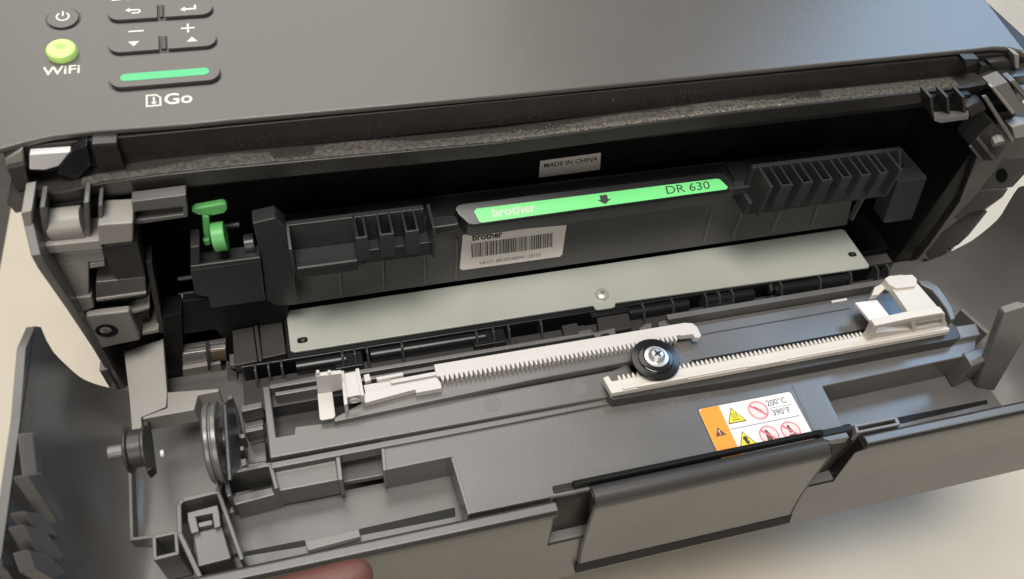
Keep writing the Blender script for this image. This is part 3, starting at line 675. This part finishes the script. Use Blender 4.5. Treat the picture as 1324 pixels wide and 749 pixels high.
part('ridge_latch', GREY, FC, Zs(29, (851, 416), (861, 413), (869, 422), (853, 427)), (0, 0, -6), .6)
part('ridge_step', GREY, FC, Zs(27, (797, 434), (830, 426), (870, 424), (885, 427), (800, 440)), (0, 0, -8), .4)
# left end cavity frame
part('cavity_frame', GREY, FC, Zs(31, (339, 500), (348, 499), (357, 565), (380, 561), (381, 551.5), (430, 545.5), (640, 507), (792, 479), (812, 470.5), (826, 497), (788, 513), (349, 592.5)), (0, 0, -10), .5)
part('cavity_floor', DGREY, FC, Zs(18, (345, 500), (480, 475), (500, 545), (355, 570)), (0, 0, -4), .3)
part('cavity_back', GREY, FC, Ys(-31, (371, 501), (409, 493), (413, 524), (376, 530)), (0, 3, 0), .4)
part('cavity_back', DGREY, FC, Ys(-31.4, (349, 501), (372, 497), (376, 545), (356, 550)), (0, 3, 0), .3)
# rack ledges
part('rack_ledge', GREY, FC, Zs(ZR - .2, (432, 540), (470, 520), (563, 492), (826, 438), (834, 470), (816, 467), (690, 491), (432, 545.5)), (0, 0, -12), .4)
part('rack_channel', GREY, FC, Zs(31, (826, 434), (1150, 378), (1190, 400), (1120, 432), (900, 478), (840, 490)), (0, 0, -5), .4)
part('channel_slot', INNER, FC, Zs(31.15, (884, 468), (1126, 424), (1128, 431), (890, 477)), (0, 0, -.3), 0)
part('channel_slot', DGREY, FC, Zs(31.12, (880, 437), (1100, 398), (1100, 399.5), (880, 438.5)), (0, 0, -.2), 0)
part('gear_block', GREY, FC, Zs(33.5, (868, 459), (894, 452), (898, 464), (886, 474), (872, 476)), (0, 0, -8), .4)
part('rack_ledge', DGREY, FC, Zs(ZR - .3, (786, 513), (800, 497), (1236, 420), (1243, 435), (1238, 438.5), (960, 491), (795, 517)), (0, 0, -12), .4)
for px, py in ((637, 522), (748, 503)):
    MB().lathe(P(px, py, z=31.02), (0, 0, 1), [(3.4, 0), (3.4, .06)], 28).build('ejector_mark', EJECT, FC, 0)

# step line in front of the middle plate
part('step_rail', GREY, FC, Zs(29.3, (350, 598), (640, 543), (795, 514), (800, 520), (640, 551), (351, 606)), (0, 0, -6), .4)
# left compartments
part('sloped_pad', GREY, FC, [P(351, 605, z=26), P(434, 590, z=26), P(438, 621, z=25), P(359, 636, z=25)], (0, 0, -12), .5)
for q in ([(433, 583), (438.5, 582), (443, 620), (437, 621)], [(492, 573), (497, 572), (500, 608), (495, 609)]):
    part('cover_rib', MGREY, FC, Zs(28.4, *q), (0, 0, -14), .35)
part('compartment_floor', GREY, FC, Zs(17, (440, 598), (494, 588), (498, 614), (444, 624)), (0, 0, -3), .4)
part('compartment_wall', GREY, FC, Ys(-62, (359, 637), (497, 610), (583, 592.5), (584, 626), (363, 671)), (0, 2, 0), .3)
# left recess
MB().box(-160, -68, -99.6, -72, 9, 12).build('recess_floor', GREY, FC, .3)
part('recess_wall', MGREY, FC, Zs(28.3, (583, 592), (587, 591), (609, 664), (605, 666)), (0, 0, -14), .35)
part('recess_block', GREY, FC, Zs(24, (298, 641), (352, 629), (357, 640), (303, 654)), (0, 0, -14), .7)
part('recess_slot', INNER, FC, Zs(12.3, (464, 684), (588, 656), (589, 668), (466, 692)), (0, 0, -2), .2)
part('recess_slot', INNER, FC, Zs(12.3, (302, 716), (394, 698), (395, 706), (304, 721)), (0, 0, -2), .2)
part('recess_pad', MGREY, FC, Zs(16, (394, 700), (464, 684), (466, 694), (398, 712)), (0, 0, -3), .3)
# post with clip and rim wall
mb = MB()
def wallpath(path, z, t, h):
    pts = Zs(z, *path)
    for a, b in zip(pts, pts[1:]):
        dr = (b - a).normalized(); nn = Vector((-dr.y, dr.x, 0))*t/2
        mb.prism([a - nn - dr*t*.3, b - nn + dr*t*.3, b + nn + dr*t*.3, a + nn - dr*t*.3], (0, 0, -h - .01*len(mb.v)))
wallpath([(296, 640), (290, 612), (349, 600), (357, 630)], 28.5, 1.6, 16)
wallpath([(258, 746), (232, 690), (231, 652), (236, 646), (281, 635), (290, 612)], 28.2, 1.7, 18)
wallpath([(282, 636), (312, 722)], 28.0, 1.5, 16)
mb.build('box_wall', GREY, FC, .4)
part('clip_post', GREY, FC, Zs(26, (249, 689), (287, 680), (299, 722), (256, 733)), (0, 0, -18), .5)
mb = MB()
for q in ([(242, 663), (281, 653), (283, 662), (253, 668), (243, 671)], [(242, 670), (253, 668), (257, 687), (247, 690)], [(274, 663), (283, 661), (285, 680), (277, 683)], [(256, 676), (274, 672), (275, 678), (257, 682)]):
    mb.prism(Zs(28.4 - .06*len(mb.v)/8, *q), (0, 0, -8))
mb.build('post_clip', MGREY, FC, .3)
mb = MB(); wallpath([(167, 560), (168, 621), (170, 697), (199, 693)], 8, 1.3, 7)
wallpath([(199, 694), (227, 688), (229, 715), (200, 722), (199, 694)], 22, 1.3, 20); mb.build('floor_wall', MGREY, FC, .35)
# big wheel and pulley
dc = P(281, 572, x=-156); ax = V(1, 0, 0)
WH = MB().lathe(dc - ax*3, ax, [(9, 0), (13.6, .2), (14.6, .8), (14.6, 2.2), (13.7, 2.4), (13.7, 3.0), (14.6, 3.2), (14.6, 4.8), (13, 5.2), (9, 5.3)], 56).build('wheel', GREY, FC, .25)
MB().cyl(dc + ax*2.2, dc + ax*4, 5, 28).build('wheel_hub', DGREY, WH, .4)
part('wheel_guard', BLACK, FC, Xs(-149.5, (287, 523), (296, 516), (304, 560), (307, 604), (294, 622)), (1.4, 0, 0), .4)
pc = P(177, 580, x=-181)
PU = MB().lathe(pc - ax*3, ax, [(7.6, 0), (8.2, .4), (8.2, 1.1), (6.6, 1.4), (6.6, 5.5), (7.6, 5.8), (7.6, 6.8)], 40).build('pulley', DGREY, FC, .25)
MB().cyl(pc - ax*9, pc - ax*3, 2.4, 18).build('pulley_shaft', MGREY, PU, .3)
MB().lathe(pc + ax*7 - V(0, 2, 3), ax, [(1.4, 0), (1.2, 1.2)], 14).build('pulley_pin', WHITE, PU, .2)
# ribs right of the wheel
for q, z, h in (([(293, 512), (300, 509), (311, 565), (305, 567)], 30, 14), ([(304, 562), (316, 560), (317, 566), (304, 568)], 29, 8), ([(304, 578), (315, 576), (316, 582), (304, 584)], 28.6, 8), ([(305, 595), (318, 592), (319, 601), (308, 606)], 28.7, 12), ([(302, 563), (306, 562), (308, 600), (304, 600)], 27, 14), ([(310, 525), (338, 519), (339, 527), (312, 533)], 26, 8), ([(316, 554), (340, 549), (341, 555), (317, 560)], 24, 8), ([(320, 600), (344, 596), (346, 602), (321, 607)], 24, 9), ([(312, 533), (339, 528), (341, 549), (316, 554)], 17, 3), ([(317, 560), (341, 556), (345, 596), (320, 600)], 14, 3)):
    part('cover_rib', GREY, FC, Zs(z, *q), (0, 0, -h), .4)

# right recess
MB().box(80, 172, -99.6, -70, 9, 12.2).build('recess_floor', GREY, FC, .3)
mb = MB()
for q in ([(1104, 549), (1158, 538.5), (1160, 541.5), (1106, 552.5)], [(1108, 557), (1162, 546), (1163, 549.5), (1110, 560)], [(1104, 549), (1108, 550), (1112, 559), (1108, 560)], [(1156, 539), (1160, 539), (1165, 549), (1160, 550)]):
    mb.prism(Zs(30.6 - .05*len(mb.v)/8, *q), (0, 0, -9))
mb.build('slot_clip', MGREY, FC, .3)
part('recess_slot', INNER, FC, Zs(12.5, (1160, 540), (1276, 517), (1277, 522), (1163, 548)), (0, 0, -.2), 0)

# front rim and the outside face that hangs below it, cut by two notches beside the handle flap
xL, xR = -41.5, 87.5
rim = [(-99.8, 28.5), (-100.6, 29.6), (-104.2, 29.8), (-105.4, 28.6), (-105.4, 27.2), (-103.2, 20), (-99.8, 20)]
face = [(-103.0, 19.8), (-104.0, 5), (-104.6, -4), (-106.2, -12), (-109.5, -32), (-106.8, -32.6), (-103.0, -12), (-100.5, -4), (-100.2, 19.8)]
for a_, b_ in ((-207, xL), (xR, 207)):
    MB().xprof(rim, a_, b_).build('front_rim', RIMP, FC, .7, 3)
    MB().xprof([(-101.2, 29.9), (-104.6, 29.9), (-104.3, 30.4), (-101.6, 30.4)], a_, b_).build('rim_bead', GREY, FC, .25)
    MB().xprof([(-96, 11), (-99.6, 27), (-99.6, 11)], a_, b_).build('rim_slope', GREY, FC, .2)
    MB().xprof(face, a_, b_).build('front_face', GREY, FC, 0)
MB().xprof([(-104.6, -4), (-106.2, -12), (-109.5, -32), (-106.8, -32.6), (-103.0, -12), (-100.5, -4)], xL, xR).build('front_face', GREY, FC, 0)
for x_ in (xL - .02, xR - .6):
    MB().xprof([(-99.9, 27.8), (-105.2, 27.4), (-103.2, 19.9), (-104.05, 5), (-104.65, -3.9), (-99.9, -3.9)], x_, x_ + .62).build('notch_end', NOTCH, FC, .15)
# handle flap
MB().xprof([(-94.4, 30), (-96.5, 31), (-97.2, 27.5), (-96, 20), (-94.4, 20)], -33, 72).build('flap_hinge', INNER, FC, .4)
xa, xb = -26.8, 70.6
prof = [(-101.3 + 4.0*math.cos(math.radians(60 + 105*k/8)), 27.2 + 4.0*math.sin(math.radians(60 + 105*k/8))) for k in range(9)]
prof += [(-105.5, 22), (-105.9, 12), (-106.3, 4), (-107.0, -6), (-108.0, -14), (-109.2, -20.5), (-107.9, -20.8), (-106.6, -14), (-105.4, -4), (-104.7, 6), (-104.2, 19), (-101.5, 24)]
FLP = MB().xprof(prof, xa, xb).build('handle_flap', GREY, FC, .3)
MB().xprof([(-109.4, -20.2), (-111.0, -25.4), (-108.4, -25.4), (-107.6, -20.9)], xa - 1.6, xb + .9).build('flap_edge', INNER, FLP, .2)
MB().cyl(V(xa - .2, -101.3, 27.2), V(xb + .2, -101.3, 27.2), 4.25, 28).build('flap_roll', DGREY, FLP, .3)
for x_ in (xa - 1.0, xb + .12):
    MB().xprof(prof, x_, x_ + .88).build('flap_side', GLOSSB, FLP, .2)
MB().xprof([(-93.5, 28), (-97, 28.5), (-99.7, 24), (-100.1, 4), (-100.1, -5), (-93.5, -5)], xL + .65, xR - .65).build('flap_notch', NOTCH, FC, .8)
MB().box(xL + .65, xR - .65, -104.5, -100.2, -3.95, -3.6).build('notch_shade_strip', NOTCH, FC, .1)  # dark strip added over the grey step so the notch floor reads as shade

# warning label
tl, tr = P(902, 528.5, z=ZF + .1), P(1022, 507.6, z=ZF + .1)
u = V(1, 0, 0); v = V(0, 1, 0); lw = tr.x - tl.x; o0 = V(tl.x, (tl.y + tr.y)/2, ZF + .06); lh = 22.5
def lp(a, b, e=.0): return o0 + u*a - v*b + V(0, 0, e)
rc = 1.2
def rrect(x0, x1, y0, y1, rr, e):
    out = []
    for cx, cy, a0 in ((x1 - rr, y0 + rr, -90), (x1 - rr, y1 - rr, 0), (x0 + rr, y1 - rr, 90), (x0 + rr, y0 + rr, 180)):
        for k in range(7):
            a = math.radians(a0 + 90*k/6); out.append(lp(cx + rr*math.cos(a), cy + rr*math.sin(a), e))
    return out
mb = MB(); mb.prism(rrect(-.35, lw + .2, -.3, lh + .2, rc, 0), (0, 0, .04), 4); mb.prism(rrect(0, lw, 0, lh, rc, .06), (0, 0, .06), 0)
ow = lw*.215
mb.poly([lp(a, b, .14) for a, b in ((ow, 0.05), (ow, lh - .05), (rc, lh - .05), (.05, lh - rc), (.05, rc), (rc, .05))], 1)
def tri(cx, cy, s, e, m): mb.poly([lp(cx - s, cy + s*.82, e), lp(cx + s, cy + s*.82, e), lp(cx, cy - s*.9, e)], m)
def ring(cx, cy, r0, r1, m, e):
    pts = arc(r0, r1, 0, 360, 32)
    for k in range(32):
        mb.poly([lp(cx + q[0], cy + q[1], e) for q in (pts[k], pts[k + 1], pts[64 - k], pts[65 - k])], m)
def disc(cx, cy, r_, m, e): mb.poly([lp(cx + r_*math.cos(t), cy + r_*math.sin(t), e) for t in [k*math.pi/16 for k in range(32)]], m)
tri(ow*.5, lh*.5, 2.3, .17, 5); mb.poly([lp(ow*.5 + a, lh*.5 + b, .19) for a, b in ((-.28, -.7), (.28, -.7), (.14, .7), (-.14, .7))], 0); mb.poly([lp(ow*.5 + a, lh*.5 + b, .19) for a, b in ((-.2, 1.0), (.2, 1.0), (.2, 1.4), (-.2, 1.4))], 0)
tx = ow + 4.6
for cy in (5.6, 16.6):
    tri(tx, cy, 4.1, .16, 4); tri(tx, cy + .05, 3.55, .18, 2)
for k in range(3): mb.poly([lp(tx - .9 + k*.9 + a, 5.8 + b, .2) for a, b in ((-.12, -1.2), (.12, -1.2), (.12, 1.2), (-.12, 1.2))], 4)
mb.poly([lp(tx + a, 5.8 + b, .2) for a, b in ((-1.7, 1.7), (1.7, 1.7), (1.7, 2), (-1.7, 2))], 4)
disc(tx, 16.2, 1.0, 4, .2); mb.poly([lp(tx + a, 16.2 + b, .2) for a, b in ((-.8, .8), (1.2, 1.1), (.8, 2.6), (-.4, 2.4))], 4)
mb.poly([lp(a, b, .15) for a, b in ((ow + .3, 11.1), (lw - 1.5, 11.1), (lw - 1.5, 11.35), (ow + .3, 11.35))], 4)
def ban(cx, cy, r_, fig):
    disc(cx, cy, r_, 6, .15); ring(cx, cy, r_ - .5, r_, 3, .21)
    mb.poly([lp(cx + a, cy + b, .22) for a, b in ((-r_*.74, -r_*.6), (-r_*.6, -r_*.74), (r_*.74, r_*.6), (r_*.6, r_*.74))], 3)
    for q in fig: mb.poly([lp(cx + a, cy + b, .18) for a, b in q], 5)
x3 = lw*.585
ban(x3, 5.5, 4.2, [[(-1.6, -1.8), (-.9, -2.0), (1.7, .6), (1.2, 1.2)]])
ban(x3 - .6, 16.8, 4.1, [[(-1, -2.4), (0, -2.4), (.2, -1.4), (1.4, 1.2), (.4, 2.4), (-1.6, 2.2), (-1.4, 0)]])
ban(x3 + 9.0, 16.8, 4.1, [[(-.8, -2.4), (.2, -2.6), (.4, -1.2), (1.2, .6), (-.8, 1)], [(-1.6, 1.6), (1.8, 1.4), (1.8, 2.2), (-1.6, 2.4)]])
mb.text('200°C', 3.7, lp(x3 + 9.2, 3.4, .17), u, v, 4, stretch=.95); mb.text('390°F', 3.7, lp(x3 + 9.2, 8.0, .17), u, v, 4, stretch=.95)
mb.poly([lp(a, b, .16) for a, b in ((x3 + 5.2, 5.6), (lw - 2, 5.6), (lw - 2, 5.75), (x3 + 5.2, 5.75))], 4)
mb.build('warning_label', [LABELW, ORANGE, YELLOW, RED, PRINTK, BROWN, PINK], FC, 0)
# raised margin line right of the label
part('panel_ridge', GREY, FC, Zs(ZF + .25, (1024, 499), (1027, 498.5), (1055, 556), (1052, 557)), (0, 0, -1), .2)

# ---- white paper guides
def teeth(mb, x0, x1, y, z0, z1, depth, pitch, sgn):
    n = int((x1 - x0)/pitch)
    for k in range(n):
        xc = x0 + (k + .5)*pitch
        mb.prism([(xc - pitch*.42, y, z0), (xc + pitch*.42, y, z0), (xc + pitch*.16, y + sgn*depth, z0), (xc - pitch*.16, y + sgn*depth, z0)], (0, 0, z1 - z0))
# left guide: rack at the back
mb = MB()
r0, r1 = P(563, 480, z=ZT).x, P(889, 426, z=ZT).x
mb.prism([V(r0, -38.6, ZT), V(r1, -38.6, ZT), V(r1 + 3.2, -39.4, ZT), V(r1 + 4.6, -41.5, ZT), V(r1 + 4.6, -46, ZT), V(r1 + 3.4, -47.2, ZT), V(r1 + 1.4, -46.6, ZT), V(r1 + 1.4, -44.8, ZT), V(r1 - 3.5, -44.6, ZT), V(r1 - 4.5, -44.2, ZT), V(r0, -44.2, ZT)], (0, 0, -3))
teeth(mb, r0 + 1.2, r1 - 5, -44.15, ZT - 3, ZT - .05, 2.4, 1.9, -1)
mb.prism(Zs(ZT - .05, (504, 491.5), (563, 480.5), (564, 485), (506, 496)), (0, 0, -3))                       # rear rail of the arm
mb.prism(Zs(ZT - 1.6, (470, 498), (563, 482), (566, 496), (474, 516)), (0, 0, -1.5))                          # web between the rails
mb.prism(Zs(ZT - .1, (507, 499), (565, 488.5), (570, 495), (571, 502), (538, 508), (537, 503.5), (472, 521), (470, 509)), (0, 0, -2.9))
mb.prism(Zs(ZT + .2, (486, 488), (520, 481.5), (522, 485), (488, 491.5)), (0, 0, -2.5)); mb.prism(Zs(ZT - .3, (470, 485), (477, 483), (480, 491), (472, 494)), (0, 0, -2.5))
mb.prism(Zs(ZT + 1.6, (444, 483.5), (461, 480), (469, 510), (447, 514)), (0, 0, -5.4))                        # block
mb.prism(Zs(ZT + 2.6, (440.5, 480), (444.5, 479), (449.5, 522), (445, 524)), (0, 0, -6.6)); mb.prism(Zs(ZT + 2.6, (459.5, 477), (464, 476), (471, 510), (467, 512)), (0, 0, -6.6))
mb.prism(Ys(-41.5, (408.5, 487), (441.5, 483), (443.5, 503.5), (429.5, 507), (411, 511)), (0, 1.6, 0))
mb.prism([P(410.5, 509, y=-41.7), P(429.5, 506.5, y=-41.7)] + Zs(34.5, (433.5, 538), (431, 541), (416, 543.5), (413.5, 542)), (0, .6, -1.5))
for k in (411, 426):
    mb.prism(Ys(-41.3, (k - 2, 482.5), (k + 2, 482), (k + 2, 488), (k - 2, 488.5)), (0, 1.3, 0))
mb.lathe(P(458, 518, y=-50.2), (0, -1, 0), [(1.6, 0), (1.6, .3), (1.1, .35), (1.1, .1)], 20)
mb.build('paper_guide', WHITE, FC, .3).__setitem__('label', 'left white paper guide with its toothed rack behind the pinion')
# right guide: rack at the front
mb = MB()
s0 = P(783, 497, z=ZT).x; s1 = P(1226, 425, z=ZT).x
mb.prism([V(s0, -57.8, ZT), V(s0 + 2.4, -57.2, ZT), V(s0 + 3.0, -60, ZT), V(s1 - 28, -60, ZT), V(s1, -60, ZT), V(s1, -65.4, ZT), V(s0 + 1.0, -65.4, ZT)], (0, 0, -3))
mb.box(s0 + 6, s1, -65.0, -63.6, ZT + .02, ZT + .7)
mb.box(s0 + 12, s0 + 34, -65.3, -64.2, ZT - .9, ZT + 1.1); mb.box(s0 + 60, s0 + 78, -65.5, -64.4, ZT - .9, ZT + 1.0)
teeth(mb, s0 + 5.5, P(1122, 432, z=ZT).x, -60.05, ZT - 3, ZT - .05, 2.3, 2.02, 1)
g = ZT + 3
mb.prism(Zs(ZT + 9, (1146, 361), (1150, 357), (1164, 355), (1181, 356), (1186, 361), (1186, 366), (1219, 404), (1221, 408), (1182, 414.5), (1152, 371)), (0, 0, -3))
mb.prism(Zs(ZT + 10.5, (1144, 360), (1150, 356.5), (1180, 355), (1186, 361), (1184, 370), (1160, 373), (1150, 368)), (0, 0, -4))
mb.prism(Zs(ZT + 7, (1127, 382), (1131, 371), (1143, 365.5), (1146, 372), (1136, 381)), (0, 0, -4))
# front box with two pockets
fb = Ys(-61, (1127, 436), (1130, 424), (1134, 421), (1180, 412), (1220, 406), (1223, 421), (1184, 431))
mb.prism(Ys(-59.5, (1127, 435), (1131, 423), (1180, 412.5), (1220, 406.5), (1222, 420), (1183, 430)), (0, 1.2, 0))
mb.prism(Ys(-62.5, (1120, 440), (1127, 431), (1183, 425.5), (1224, 417), (1227, 427), (1184, 437), (1128, 446)), (0, 3.4, 0))
for q in ([(1178, 413), (1184, 412), (1186, 433), (1181, 434)], [(1217, 407), (1222, 406), (1224, 424), (1219, 425)], [(1130, 423), (1136, 421), (1130, 437), (1122, 440)]):
    mb.prism(Ys(-62.8, *q), (0, 3.6, 0))
mb.prism(Ys(-62.9, (1131, 421.5), (1180, 411), (1220, 404.5), (1221, 408), (1181, 415), (1133, 425)), (0, 3.6, 0))
mb.build('paper_guide', CREAM, FC, .35).__setitem__('label', 'right cream paper guide with a bridge head and toothed rack')
part('guide_flap', LABELW, FC, Zs(ZT + 4, (1105.5, 391), (1134, 387.5), (1155, 414), (1131, 423), (1126, 416)), (0, 0, -1.5), .3)
part('white_tab', WHITE, FC, Zs(31.5, (1075, 388.5), (1095, 385), (1096, 388), (1076, 391.5)), (0, 0, -2), .3)
# pinion under its black washer
gc = P(848, 463, z=40); gc.z = 0
GR = MB().lathe(gc + V(0, 0, 38.6), (0, 0, 1), [(4.5, 0), (9.8, .05), (10.0, .5), (9.7, .95), (7.2, 1.15), (7.1, 1.9), (6.6, 2.1), (4.6, 2.1)], 56).build('pinion_washer', GLOSSB, FC, 0)
mb = MB(); n = 14
outl = []
for k in range(n*4):
    a = 2*math.pi*k/(n*4); rr = 6.4 if k % 4 in (0, 1) else 5.0
    outl.append(gc + V(rr*math.cos(a), rr*math.sin(a), 31.2))
mb.prism(outl, (0, 0, 7.2)); mb.build('pinion_gear', DGREY, GR, .15)
MB().lathe(gc + V(0, 0, 40.72), (0, 0, 1), [(4.9, 0), (4.9, .45), (3.5, .6), (3.3, 1.6), (2.3, 2.5), (1.0, 2.6), (.7, 1.8), (.01, 1.7)], 36).build('pinion_screw', CHROME, GR, 0)
mb = MB()
for a in (25, 115): mb.prism([gc + Vector((math.cos(math.radians(a + t))*l, math.sin(math.radians(a + t))*l, 43.33)) for t, l in ((-12, 1.9), (12, 1.9), (168, 1.9), (192, 1.9))], (0, 0, .04))
mb.build('screw_slot', DGREY, GR, 0)

# ================================================================== the hand that holds the cover
def hand():
    pos = {}; edges = []; rad = []; pts = []
    def add(p, r_, prev=None):
        pts.append(Vector(p)*S); rad.append(r_*S); i = len(pts) - 1
        if prev is not None: edges.append((prev, i))
        return i
    w = add((-262, -225, -20), 25); pl_ = add((-252, -195, 8), 27, w); pm = add((-238, -166, 28), 23, pl_)
    f0 = add((-300, -290, -50), 30, w); add((-350, -370, -70), 34, f0)
    for kn, mid, dist_, tip, r_ in (((-216, -150, 50), (-174, -134, 55), (-142, -124, 59), (-108, -121, 57), 7.6), ((-218, -152, 44), (-172, -143, 55), (-138, -133, 58), (-112, -129, 56), 8.6), ((-222, -152, 26), (-178, -148, 35), (-148, -140, 38), (-122, -134, 37), 8.2), ((-228, -150, 6), (-192, -150, 8), (-168, -144, 10), (-148, -140, 10), 7.2)):
        a = add(kn, r_ + 3, pm); b_ = add(mid, r_, a); c_ = add(dist_, r_ - .8, b_); add(tip, r_ - 2, c_)
    a = add((-238, -140, 40), 13, pm); b_ = add((-228, -116, 52), 10, a); c_ = add((-221.5, -94, 56), 8.8, b_); add((-219, -74, 57), 6.6, c_)
    me = bpy.data.meshes.new('person'); me.from_pydata(pts, edges, [])
    o = bpy.data.objects.new('person', me); COL.objects.link(o); me.materials.append(SKIN)
    sk = o.modifiers.new('skin', 'SKIN'); sk.use_smooth_shade = True
    for i, sv in enumerate(me.skin_vertices[0].data): sv.radius = (rad[i], rad[i]); sv.use_root = (i == 2)
    ss = o.modifiers.new('sub', 'SUBSURF'); ss.levels = 2; ss.render_levels = 2
    tag(o, 'bare hand gripping the lower left corner of the opened cover', 'hand')
    return o
hand()
